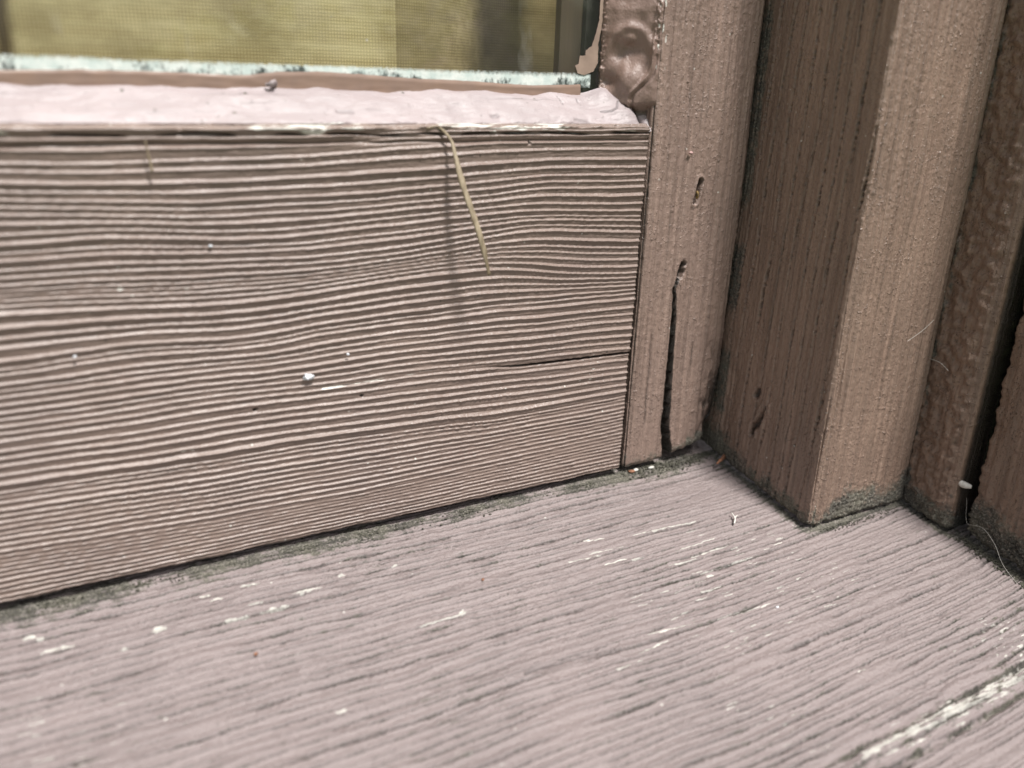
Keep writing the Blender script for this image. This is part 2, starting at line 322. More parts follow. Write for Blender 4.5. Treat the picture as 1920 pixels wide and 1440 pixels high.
XS = np.arange(-125, 4.1, 3)
def rail_field(X, Z):
    """continuous ring number and the local pitch"""
    gz = [np.interp(X, XS[:len(z)], z) for _, z in GUIDES]
    cnt = [c for c, _ in GUIDES]
    phi = np.zeros_like(X); pit = np.zeros_like(X) + 2.0; base = 0
    # rings sit at uneven places between one guide and the next
    for k in range(1, len(gz)):
        a, c = gz[k - 1], gz[k]; n = cnt[k]
        r = np.random.RandomState(40 + k); wd = r.uniform(.72, 1.28, n); cs = np.r_[0, np.cumsum(wd)]; cs /= cs[-1]
        t = (a - Z) / np.maximum(a - c, .01)
        inside = (t >= 0) & ((t < 1) | (k == len(gz) - 1)) if k > 1 else (t < 1)
        f = np.interp(t, cs, np.arange(n + 1))
        f = np.where(t > 1, n + (t - 1) * n, f); f = np.where(t < 0, t * n, f)
        phi = np.where(inside, base + f, phi)
        wl = np.interp(np.clip(t, 0, .999), (cs[:-1] + cs[1:]) / 2, wd / wd.mean()) if n > 1 else 1
        pit = np.where(inside, (a - c) / n * wl, pit)
        base += n
    return phi, pit
def pit_holes(X, Z, pts, r, depth):
    h = 0
    for i, (a, c) in enumerate(pts):
        d = np.hypot((X - a) * (.7 if i % 2 else 1), Z - c) + .12 * per(X * 3, Z * 3, i)
        h = h - depth * sst(r, r * .4, d)
    return h
def line_mask(X, Z, pts, w):
    return sst(w, w * .35, seg_dist(X, Z, pts))
def build_rail():
    xs = axis((-190, -126, 1.0), (-126, -1.6, .2), (-1.6, 0.0, .1)); zs = axis((0, 75.2, .125))
    X, Z = np.meshgrid(xs, zs)
    Zw = Z + .16 * per(X / 16, Z / 7, 3) + .055 * per(X / 5, Z / 2.5, 4) + .022 * per(X / 1.1, Z / .9, 5)
    phi, pit = rail_field(X, Zw)
    i = np.floor(phi); t = phi - i                        # t grows downwards
    amp = (.40 + .14 * rnd(i, 9)) * (1 + .22 * per(X / 22, i * 3.7, 8)) * np.clip((pit / 1.7) ** .7, .40, 1.1)
    pk = .30 + .10 * (rnd(i, 4) - .5) + .03 * per(X / 6, i * 2.3, 91)
    f = (t - pk) / (1 - pk)
    up = np.exp(-(np.clip(pk - t, 0, 1) / (.17 + .05 * per(X / 8, i * 1.9, 19))) ** 1.6)
    dn = 1 - .42 * sst(0, .13, f) - .50 * f - .08 * sst(.8, 1, f)
    h = np.where(t < pk, up, np.clip(dn, 0, 1)) * amp * 1.2
    # smaller rings between the strong ones, fibre along the grain, pimples
    h += .03 * amp * np.sin(phi * 2 * math.pi * 3 + 3 * per(X / 9, i, 31))
    h += .045 * fbm(X / 4.5, Zw / .30, 12, 3) + .03 * fbm(X / .8, Z / .5, 13, 3)
    # tooth marks across the grain where the knife-like ridges broke
    h += .13 * np.clip(per(X / .42, phi * 1.3, 21), -.5, 1) * sst(.15, .28, t) * sst(.6, .38, t) * sst(-.1, .5, per(X / 25, Z / 12, 6))
    h += .25 * per(X / 30, Z / 22, 7)
    holes = pit_holes(X, Z, PITS[:1] + PITS[4:5] + PITS[2:3], .36, .8); h += holes
    cr = line_mask(X, Z + .12 * per(X / 2, 0 * X, 3), CRACKR, .32 + 0 * X) * sst(-36, -22, X); h -= 1.8 * cr
    h += .12 * gauss(Z - 28.8, .8) * sst(-14, -2, X)
    # top edge: torn paint steps
    te = 74.7 + .45 * per(X / 7, 0 * X, 60) + .2 * per(X / 1.4, 0 * X, 61)
    h += sst(73.2, 74.3, Z) * .25 - 1.0 * sst(te - .05, te + .25, Z) - .5 * gauss(Z - 72.3 - .3 * per(X / 9, 0 * X, 63), .25)
    split = gauss(Z - 73.6 - .35 * per(X / 10, 0 * X, 64), .16) * sst(-.25, .1, per(X / 8, 0 * X, 65)); h -= .9 * split
    # edges
    h -= .5 * sst(1.1, 0, Z) ** 2 + .3 * sst(-.55, 0, X) ** 2
    ex = -.35 * sst(29, 27, Z) - .15 + .18 * per(Z / 3.5, Z * 0, 71) + .08 * per(Z / .7, Z * 0, 72)
    ez = .35 + .22 * per(X / 6, 0 * X, 73) + .1 * per(X / 1.1, 0 * X, 74)
    Xo = X + ex * sst(-3, 0, X); Zo = Z + ez * sst(3, 0, Z)
    P = np.stack([Xo, -h, Zo], -1)
    bare = line_mask(X, Z, SCRATCH, .4) * sst(-.1, .4, fbm(X / 4, Z / .3, 80, 2) + .1) * .62
    seg = np.maximum(sst(-80, -76, X) * sst(-57, -60, X), sst(-46.5, -45, X) * sst(-13, -20, X))
    topchip = np.maximum(seg * sst(74.0, 74.25, Z + .35 * per(X / 3, X * 0, 66)) * (.55 + .5 * per(X / 5, Z / .25, 68)), .8 * sst(.25, .45, per(X / 9, Z * 0, 90) + .25 * per(X / 2.5, Z / .3, 91)) * sst(73.3, 73.6, Z) * sst(74.6, 74.2, Z))
    rare = sst(.55, .75, per(X / 1.6, Z / .7, 92)) * sst(.45, .75, per(X / 22, Z / 14, 93)) * .8
    chip = np.clip(bare + topchip * .9 + rare, 0, 1)
    dirt = .22 * sst(.1, .7, per(X / 6, Z / 1.2, 95)) * (t > .75) + .5 * cr + .35 * sst(3, 0, Z) * sst(-.2, .6, per(X / 8, Z, 96)) + .45 * sst(-1.2, 0, X)
    # tiny dark pricks strung under the ridges
    pr = sst(.55, .72, per(X / .42, phi * 2.1, 97)) * sst(.1, .4, per(X / 16, Z / 8, 98)) * (t > .34) * (t < .62)
    black = np.clip(sst(-.2, -.7, holes) + cr + .85 * split + pr * .8, 0, 1)
    def back(V): W = V.copy(); W[:, 1] = 38; return W
    return grid('bottom_rail', P, {'dirt': dirt, 'chip': chip, 'black': np.clip(black + .9 * sst(-.3, -.02, X) * sst(70, 66, Z), 0, 1)}, M_RAIL, sash, back)
build_rail()

# stile: the upright right of the joint, wrapped round its rounded right edge
def wrap(poly, step, rad):
    """dense plan path with rounded corners and outward normals"""
    poly = np.array(poly, float); pts = []
    for a, c in zip(poly[:-1], poly[1:]):
        n = max(2, int(np.linalg.norm(c - a) / step)); pts.append(a + (c - a) * np.linspace(0, 1, n, endpoint=False)[:, None])
    p = np.concatenate(pts + [poly[-1:]])
    k = max(1, int(rad / step)); ker = np.hanning(2 * k + 3)[1:-1]; ker /= ker.sum()
    q = np.stack([np.convolve(np.pad(p[:, i], k, mode='reflect', reflect_type='odd'), ker, 'valid') for i in (0, 1)], 1)
    q[0] = p[0]; q[-1] = p[-1]
    T = np.gradient(q, axis=0); T /= np.linalg.norm(T, axis=1)[:, None]
    N = np.stack([T[:, 1], -T[:, 0]], 1)
    s = np.r_[0, np.cumsum(np.linalg.norm(np.diff(q, axis=0), axis=1))]
    return q, N, s
def column(name, poly, rad, zbot, ztop, hfun, mat, parent, step=.2, zs=None):
    q, N, s = wrap(poly, step, rad)
    zs = zs if zs is not None else np.r_[np.arange(0, 25, .22), np.arange(25, 104, .3), np.arange(104, 181, 1.5)] / 180.
    U, T = np.meshgrid(np.arange(len(s)), zs)
    zb = zbot(q)[None, :] ; Z = zb + (ztop - zb) * T
    X0 = q[:, 0][U]; Y0 = q[:, 1][U]; S = s[U]; NX = N[:, 0][U]; NY = N[:, 1][U]
    h, A = hfun(X0, Y0, Z, S, NX, NY, Z - zb)
    P = np.stack([X0 + NX * h, Y0 + NY * h, Z], -1)
    c = q.mean(0)
    def back(V):
        W = V.copy(); top = V[:, 2] > ztop - .5; W[:, :2] = c + (V[:, :2] - c) * .35; W[:, 2] = V[:, 2] + np.where(top, -2, 1.5); return W
    return grid(name, P, A, mat, parent, None)

def stile_h(X, Y, Z, S, NX, NY, H):
    front = NY < -.5
    xc = np.interp(Z, [c[1] for c in CRACKS[::-1]], [c[0] for c in CRACKS[::-1]]) + .12 * per(Z / 2, Z * 0, 5)
    w = np.interp(Z, [0, 4, 12, 20, 30, 38, 45], [1.3, 1.15, 1.0, .78, .55, .35, .2])
    ck = sst(w + .12, w - .1, np.abs(X - xc)) * sst(45.5, 43, Z) * front * (w > .05)
    h = -4.5 * ck
    ragh = sst(.9, .5, seg_dist(X + .3 * per(Z / .7, X, 88), Z, [(11.7, 46.3), (11.2, 44.0)])) * front; h -= 2.0 * ragh
    x2 = np.interp(Z, [c[1] for c in CRACKS2[::-1]], [c[0] for c in CRACKS2[::-1]])
    c2 = gauss(X - x2 - .1 * per(Z / 1.5, Z * 0, 8), .13) * sst(8, 12, Z) * sst(34, 29, Z) * front
    x3 = np.interp(Z, [c[1] for c in CRACKS3[::-1]], [c[0] for c in CRACKS3[::-1]])
    c3 = gauss(X - x3 - .12 * per(Z / 2, Z * 0, 9), .11) * sst(66, 74, Z) * sst(-.3, .2, per(Z / 6, Z * 0, 10)) * front
    x4 = np.interp(Z, [20, 29], [16.8, 17.0]); c4 = gauss(X - x4, .1) * sst(20, 22, Z) * sst(29, 27, Z) * front
    h -= .7 * c2 + .35 * c3 + .4 * c4
    lines = per(S / .55 + .25 * per(S / 3, Z / 30, 2), Z / 22, 3) + .6 * per(S / .28, Z / 12, 31); h += .16 * lines
    lo = sst(50, 20, Z)                                            # rougher grain lower down, left of the crack
    h += lo * .09 * per(S / .38, Z / 9, 33)
    h += .30 * per(S / 7, Z / 26, 4) + .08 * fbm(S / 1.1, Z / 1.8, 6, 4)
    pim = np.clip(per(S / .5, Z / .55, 11) - .34, 0, 1) * sst(-.4, .4, per(S / 6, Z / 10, 12)); h += .5 * pim
    # cracked step on the groove side, hole with debris
    hd = seg_dist(X + .18 * per(Z, X * 2, 4), Z, HOLE) ; hole = sst(.75, .35, hd) * front; h -= 1.9 * hole
    h += .25 * gauss(hd - .95, .3) * front
    h += .3 * gauss(np.hypot((X - 11.6) * 1.2, Z - 45.5), .8) * front
    chew = sst(7.0, 1.0, H + 1.6 * per(S / 1.7, Z / 3, 14)) * sst(23, 27, X); rot_ = sst(20.5, 25, X + 1.6 * per(X / 2, Z / 5, 61) + 1.2 * per(X / 1, Z / 2, 63)) * sst(34, 12, Z + 6 * per(X / 2.5, Z / 6, 62)); h -= 3.2 * chew + .7 * rot_
    h -= .35 * sst(.9, 0, H) + .3 * sst(1.25, .75, X) * front
    joint = sst(1.3, .75, X + .15 * per(Z / 2, Z * 0, 77)) * front
    gro = sst(25.6, 27.2, X)
    dirt = .62 * sst(4.5, 0, H + per(S / 2, Z / 2, 15)) + .55 * gro * sst(-.6, .5, per(Z / 9, S, 41) + .35) + .5 * joint + .3 * sst(9, 3, X * 0 + H) * (X > 18) + .22 * c3
    bk = np.clip(.96 * sst(w + .42, w + .15, np.abs(X - xc)) * sst(45.5, 43, Z) * front + .9 * ragh + c2 * .8 + c4 * .8 + .8 * hole + .5 * chew + .95 * rot_ + .95 * front * sst(1.05, .8, X + .2 * per(Z / 1.6, Z * 0, 78)), 0, 1)
    chip = sst(.62, .8, per(X / .8, Z / 1.3, 99)) * sst(.3, .6, per(X / 9, Z / 12, 98)) * .7 + .55 * (X < 2.3) * front * sst(.2, .5, per(X / .8, Z / 1.6, 55)) * sst(78, 84, Z)
    return h, {'dirt': np.clip(dirt, 0, 1), 'chip': chip, 'black': bk}
zb_st = lambda q: np.interp(q[:, 0], [0, 11.5, 13, 20, 28], [.2, .6, 1.3, 2.6, 4.6]) + .25 * per(q[:, 0] / 1.3, q[:, 0] * 0, 2) + .12 * per(q[:, 0] / .4, q[:, 0] * 0, 3)
column('stile', [(.62, 30), (.62, 0), (26.2, 0), (27.0, 12), (27.0, 30)], 1.6, zb_st, 180, stile_h, M_STILE, sash)

# bottom putty bevel
def build_putty():
    xs = axis((-190, -126, 1), (-126, -1, .22), (-1, .6, .15)); ts = np.linspace(0, 1, 52)
    X, T = np.meshgrid(xs, ts)
    Y = 8.2 * T; Z = 74.2 + 6.4 * T
    n = np.array([0, -.62, .785])
    wob = .25 * per(X / 14, T * 0, 2)
    Z = Z + T * wob
    h = .38 * per(X / 16, T * 2.2, 5) + .30 * per(X / 5, T * 4, 6) + .12 * fbm(X / 3.2, T * 9, 7, 4)
    h += .5 * sst(.18, .0, T) * -1 + .3 * np.sin(T * math.pi)
    # the lump smeared up into the corner
    h += 1.5 * gauss(np.hypot((X + 7.2) / 1.25, (T - .88) * 6), 2.3) + .9 * gauss(np.hypot((X + 4) / 1.2, (T - .4) * 5), 2.2)
    h -= .9 * gauss(np.hypot((X + 1.0), (T - .25) * 4), 1.0) + 1.1 * gauss(T - .72 - .1 * per(X, X * 0, 3), .12) * sst(-4.6, -3.2, X)
    c1 = gauss(seg_dist(X, T * 8, [(-9.8, 3.4), (-7.6, 3.1), (-6.2, 3.6), (-5.2, 4.9)]) , .13)
    c2 = gauss(seg_dist(X + .1 * per(T * 20, X, 4), T * 8, [(-17.5, 6.8), (-17, 5.2)]), .1) + gauss(seg_dist(X, T * 8, [(-13.6, 6.4), (-13.4, 4.9)]), .09)
    c3 = gauss(T * 8 - 6.0 - .25 * per(X / 3, X * 0, 15), .12) * sst(-.1, .3, per(X / 17, T * 0, 16))
    c4 = gauss(seg_dist(X, T * 8, [(-3.2, 5.4), (-1.8, 4.2), (-.9, 2.4), (-.3, .5)]) , .22)
    c4b = gauss(seg_dist(X, T * 8, [(-4.6, 6.4), (-2.4, 6.1), (0, 5.3)]) , .3)
    h -= .35 * c1 + .25 * c2 + .12 * c3 + 1.0 * c4 + 1.0 * c4b
    dents = gauss(seg_dist(X, T * 8, [(-62, 3.2), (-59.5, 3.0)]), .3) + gauss(seg_dist(X, T * 8, [(-33.5, 2.6), (-32.5, 2.6)]), .3) + .7 * gauss(seg_dist(X, T * 8, [(-16.5, 1.8), (-13.5, 1.4)]), .25)
    h -= .3 * dents
    low = .15 + .06 * per(X / 5, T * 0, 20) + .03 * per(X / 1.1, T * 0, 21)
    peel = sst(low + .015, low - .015, T) * sst(.0, .22, per(X / 13, T * 0, 22) + .15 + .15 * per(X / 2, T * 9, 23)) * (X > -78) * (X < -6)
    h -= .45 * peel
    P = np.stack([X, Y + n[1] * h, Z + n[2] * h], -1)
    gry = peel * sst(-.1, .4, per(X / 5, T * 25, 24))
    pink = 0
    edge = sst(.93, 1., T) * sst(0, .4, per(X / 6, T * 0, 26))
    A = {'chip': np.clip(peel * .95, 0, 1), 'dirt': np.clip(.75 * gry + .3 * edge + .25 * c3 + .30 * sst(.0, .5, fbm(X / 3, T * 5, 49, 4)) + .4 * sst(.62, .75, per(X / 1.3, T * 7, 50)) + .35 * sst(.1, .6, per(X / 3, T * 3, 44)) * sst(.1, 0, T), 0, 1), 'black': np.clip(.75 * c1 + .7 * c2 + .3 * c3 + .85 * c4 + .8 * c4b + .35 * dents + .7 * sst(.955, .985, T + .012 * per(X / 2, X * 0, 45)) * sst(-68, -64, X) * sst(-18, -22, X) * sst(-.4, .1, per(X / 6, X * 0, 46)), 0, 1)}
    def back(V): W = V.copy(); W[:, 2] = np.minimum(V[:, 2] - .4, 73.8 + .0 * V[:, 2]); W[:, 1] = np.maximum(V[:, 1], 1.2); return W
    o = grid('glazing_putty', P, A, M_PUTTY, sash, back)
    o['label'] = 'pale pink painted putty along the bottom of the glass'
build_putty()

# side putty, pressed in with a thumb
def build_side_putty():
    zs = axis((76.2, 104, .16), (104, 180, 1.0)); ts = np.linspace(0, 1, 64)
    T, Z = np.meshgrid(ts, zs)
    X = -7.6 + 8.4 * T; Y = 8.4 * (1 - T) - .1
    n = np.array([-.72, -.70, 0.])
    h = .9 * np.sin(T * math.pi) ** .7 + .42 * per(T * 2.5, Z / 6, 2) + .22 * per(T * 6, Z / 2.2, 3) + .02 * fbm(T * 16, Z / 1.2, 4, 2)
    # thumb dish with its rim
    d = np.hypot((T - .52) * 7.5, (Z - 88.2) * .62); h += -1.5 * gauss(d, 2.2) + .5 * gauss(d - 2.7, .55) * sst(86, 89.5, Z)
    h += .8 * gauss(np.hypot((T - .50) * 8, (Z - 90.6) * .9), 1.0)
    h += 1.1 * gauss(np.hypot((T - .55) * 6, (Z - 83.6) * .55), 1.6)
    h -= 1.3 * gauss(np.hypot((T - .18) * 8, (Z - 83.0) * .8), 1.2)
    # curl of skin down the right of the thumb mark
    rim = gauss(T - (.90 - .35 * sst(88, 79.5, Z) ** 2), .028) * sst(95, 90, Z); h += .45 * rim
    cut = gauss(T - (.945 - .33 * sst(87, 79.5, Z) ** 2), .022) * sst(93, 88, Z); h -= .45 * cut
    crumbs = np.clip(per(T * 30, Z / .7, 8) + .15, 0, 1) * (gauss(T - .93, .05) * sst(86, 90, Z) + gauss(T - .05, .05)); h += .6 * crumbs
    end = sst(79.2 + 1.5 * (T - .5) ** 2, 77.0, Z); h -= 2.2 * end
    edge = sst(.03, 0, T); h -= .6 * edge
    P = np.stack([X + n[0] * h, Y + n[1] * h, Z], -1)
    back = gauss(T - .02, .02) * sst(0, .4, per(Z / 1.3, T * 0, 33) + .3)
    chip = .62 * gauss(T - .955, .03) * sst(0, .5, per(T * 20, Z / 1.2, 12) + .1) * sst(80, 86, Z)
    A = {'chip': chip, 'dirt': .5 * end, 'black': np.clip(.75 * back + .5 * sst(.7, 1, end) + .15 * cut, 0, 1)}
    o = grid('side_putty', P, A, M_SIDEPUTTY, sash, None, flip=True)
    o['label'] = 'lumpy brown putty with a thumb mark beside the glass'
build_side_putty()

# pane of glass
def glass_mat():
    b = NB('window_glass'); v = b.coord()
    tr = b.n('ShaderNodeBsdfTransparent'); tr.inputs[0].default_value = (.96, .98, .97, 1)
    gl = b.n('ShaderNodeBsdfGlossy'); gl.inputs['Roughness'].default_value = .015
    ge = b.n('ShaderNodeNewGeometry'); dt = b.n('ShaderNodeVectorMath', operation='DOT_PRODUCT'); b.l(ge.outputs['Normal'], dt.inputs[0]); b.l(ge.outputs['Incoming'], dt.inputs[1])
    sch = b.math('POWER', b.math('SUBTRACT', 1.0, b.math('ABSOLUTE', dt.outputs['Value'])), 5.0)
    front = b.math('SUBTRACT', 1.0, ge.outputs['Backfacing'])
    fr = b.math('MULTIPLY', b.mr(sch, 0, 1, .10, 1.0), front)      # both faces of the pane in one
    bp = b.bump(b.noise(v, 30, 2), .12, .0006); b.l(bp, gl.inputs['Normal'])
    mx = b.n('ShaderNodeMixShader'); b.l(fr, mx.inputs[0]); b.l(tr.outputs[0], mx.inputs[1]); b.l(gl.outputs[0], mx.inputs[2])
    df = b.n('ShaderNodeBsdfDiffuse'); df.inputs[0].default_value = (.62, .62, .58, 1)
    smear = b.mr(b.noise(b.coord((1.6, 1, .6)), 75, 4, .6), .60, .78, 0, .20)
    haze = b.mr(b.noise(v, 20, 3), .3, .8, .015, .07)
    vo = b.n('ShaderNodeTexVoronoi'); vo.inputs['Scale'].default_value = 330; b.l(v, vo.inputs['Vector'])
    sc = b.n('ShaderNodeSeparateColor'); b.l(vo.outputs['Color'], sc.inputs[0])
    sp = b.math('MULTIPLY', b.mr(vo.outputs['Distance'], .11, .06), b.mr(sc.outputs[0], .86, .87, 0, .8))
    f = b.math('MULTIPLY', front, b.math('MAXIMUM', sp, b.math('MAXIMUM', smear, haze)))
    m2 = b.n('ShaderNodeMixShader'); b.l(f, m2.inputs[0]); b.l(mx.outputs[0], m2.inputs[1]); b.l(df.outputs[0], m2.inputs[2])
    return b.done(m2.outputs[0])
def box(name, a, c, mat, parent=None):
    (x0, y0, z0), (x1, y1, z1) = a, c
    V = [(x, y, z) for x in (x0, x1) for y in (y0, y1) for z in (z0, z1)]
    F = [[0, 1, 3, 2], [4, 6, 7, 5], [0, 4, 5, 1], [2, 3, 7, 6], [0, 2, 6, 4], [1, 5, 7, 3]]
    return raw_mesh(name, V, F, mat, parent, smooth=False)
box('glass_pane', (-188, 8.0, 74), (-.5, 11, 180), glass_mat(), sash)

# brown paint line and the pale scale of old putty on the pane
def strip(name, top, bot, y, thick, mat, nz=14, x0=-126, x1=None, wob=.1, seed=0, parent=sash):
    x1 = x1 if x1 is not None else top[-1][0]
    xs = np.arange(x0, x1, .25)
    zt = np.interp(xs, [p[0] for p in top], [p[1] for p in top]) + wob * per(xs / 2.1, xs * 0, seed) + wob * .5 * per(xs / .6, xs * 0, seed + 1)
    zb = np.interp(xs, [p[0] for p in bot], [p[1] for p in bot])
    t = np.linspace(0, 1, nz)[:, None]; Z = zb + (zt - zb) * t; X = np.broadcast_to(xs, Z.shape)
    hh = thick * np.clip(np.sin(np.clip(t, 0.02, .98) * math.pi) * 2.2, 0, 1) * (1 + .3 * per(X / 4, Z, seed + 5))
    P = np.stack([X, y - hh, Z], -1)
    def back(V): W = V.copy(); W[:, 1] = y + .02; return W
    return grid(name, P, {'t': t + 0 * X}, mat, parent, back)
strip('paint_line', BAND_TOP, [(x, z - 1.6) for x, z in BAND_BOT], 7.97, .22, M_FILM, x1=-11.6, wob=.06)['label'] = 'smooth brown paint line lapped on to the glass'
def scale_mat():
    b = NB('pale_scale'); v = b.coord(); t = b.attr('t')
    n1 = b.noise(v, 420, 6, .7); n2 = b.noise(b.coord((1, 1, .6)), 1500, 5, .75); n3 = b.noise(v, 190, 4)
    c = b.mix(b.mr(n1, .4, .65), (.55, .64, .61), (.76, .80, .76))
    mould = b.math('ADD', b.math('ADD', b.mr(n2, .35, .7, -.35, .35), b.mr(n3, .4, .66, -.45, .6)), b.mr(t, .1, 1.0, .55, -.12))
    c = b.mix(b.mr(mould, .25, .75), c, (.06, .075, .07))
    al = b.mr(b.math('ADD', t, b.mr(n2, .3, .7, -.10, .10)), 1.0, .72)
    p = b.n('ShaderNodeBsdfPrincipled'); b.l(c, p.inputs['Base Color']); p.inputs['Roughness'].default_value = .8; b.l(al, p.inputs['Alpha'])
    b.l(b.bump(n1, .5, .0002), p.inputs['Normal'])
    return b.done(p.outputs[0])
strip('putty_scale', RES_TOP, [(x, z - .6) for x, z in BAND_TOP], 7.985, .05, scale_mat(), x1=-9.4, wob=.03, seed=9)['label'] = 'chalky white scale with grey mould spots along the foot of the glass'

def slab(name, poly, y, th, mat, parent):
    import bmesh
    bm = bmesh.new(); vs = []
    P = np.array(poly); D = []
    for i in range(len(P)):
        a = P[i]; c = P[(i + 1) % len(P)]; n = max(1, int(np.hypot(*(c - a)) / .25))
        for k in range(n): D.append(a + (c - a) * k / n)
    D = np.array(D); D += .09 * np.stack([per(D[:, 0] / .5, D[:, 1] / .5, 3), per(D[:, 0] / .5, D[:, 1] / .5, 5)], 1)
    for p in D: vs.append(bm.verts.new((p[0] * MM, y * MM, p[1] * MM)))
    f = bm.faces.new(vs); r = bmesh.ops.inset_region(bm, faces=[f], thickness=.15 * MM, depth=0)
    for v in f.verts: v.co.y -= th * MM
    bmesh.ops.triangulate(bm, faces=[q for q in bm.faces if len(q.verts) > 4]); bmesh.ops.recalc_face_normals(bm, faces=bm.faces)
    me = bpy.data.meshes.new(name); bm.to_mesh(me); bm.free()
    return link(name, me, mat, parent)
slab('paint_smear', SMEAR, 7.96, .2, M_FILM2, sash)['label'] = 'tan paint smear on the glass in the lower right corner'
# inner frame timber seen through the right of the pane, dark rebate behind the putty
M_INNER = simple('inner_timber', (.13, .085, .05), (.055, .04, .028), 260, .6, .0002, (1, 1, .06))
box('inner_stile', (-9.2, 11.2, 60), (.5, 15, 180), M_DARK, sash)
box('inner_stop', (-14.2, 12.4, 60), (-9.3, 14.4, 180), M_INNER, sash)
box('inner_rail', (-188, 11.2, 60), (-14.3, 30, 79.5), M_INNER, sash)

# ------------------------------------------------------------------ curtain inside
def curtain_mat(name, dark, light, slubc):
    b = NB(name); v = b.coord()
    def wave(ax, sc):
        o = b.n('ShaderNodeTexWave', wave_type='BANDS', bands_direction=ax, wave_profile='SIN'); o.inputs['Scale'].default_value = sc
        o.inputs['Distortion'].default_value = 1.6; o.inputs['Detail'].default_value = 2; o.inputs['Detail Scale'].default_value = 60
        b.l(v, o.inputs['Vector']); return o.outputs['Fac']
    weave = b.math('MULTIPLY', wave('X', 560), wave('Z', 560))
    slub = b.noise(b.coord((.05, 1, 1)), 420, 4); blot = b.noise(b.coord((1, 1, 1.6)), 60, 4, .6)
    c = b.mix(b.mr(weave, .0, .6, .25, .85), dark, light)
    c = b.mix(b.mr(slub, .35, .7, 0, .6), c, slubc)
    c = b.mix(b.mr(blot, .42, .66, 0, .7), c, dark)
    d = b.n('ShaderNodeBsdfDiffuse'); b.l(c, d.inputs[0]); b.l(b.bump(weave, .35, .0002), d.inputs['Normal'])
    tl = b.n('ShaderNodeBsdfTranslucent'); b.l(c, tl.inputs[0])
    mx = b.n('ShaderNodeMixShader'); mx.inputs[0].default_value = .15; b.l(d.outputs[0], mx.inputs[1]); b.l(tl.outputs[0], mx.inputs[2])
    return b.done(mx.outputs[0])
def build_curtain():
    t = tag(empty('curtain', (-60, 20, 80)), 'gold olive woven fabric curtain hanging behind the glass', 'curtain')
    def back(V): W = V.copy(); W[:, 1] += .6; return W
    zs = axis((20, 200, 1.5))
    X, Z = np.meshgrid(axis((-200, -125, 1), (-125, -45.5, .4)), zs)
    Y = 18.5 + 1.0 * np.sin(X / 11) + .8 * per(X / 9, Z / 30, 2) - .2 * gauss(X + 46, .8)
    Y += 18 * gauss(X + 110.0 - .03 * (Z - 90), 1.3)
    grid('curtain_panel', np.stack([X, Y, Z], -1), {}, curtain_mat('woven_curtain', (.30, .22, .085), (.86, .69, .36), (.92, .78, .46)), t, back)
    X, Z = np.meshgrid(axis((-48, 30, .5)), zs)
    Y = 20.2 + 26 * sst(-46, -6, X + .1 * (Z - 80)) ** 1.3 + 1.2 * per(X / 10, Z / 30, 3)
    o = grid('curtain_panel', np.stack([X, Y, Z], -1), {}, curtain_mat('brown_curtain', (.20, .145, .06), (.54, .42, .20), (.56, .44, .23)), t, back)
    o['label'] = 'browner second panel of the curtain right of the seam'
build_curtain()
room = box('room_wall', (-400, 260, -200), (300, 270, 500), M_DARK, None)
tag(room, 'dark back wall of the room behind the curtain', 'wall', kind='structure')

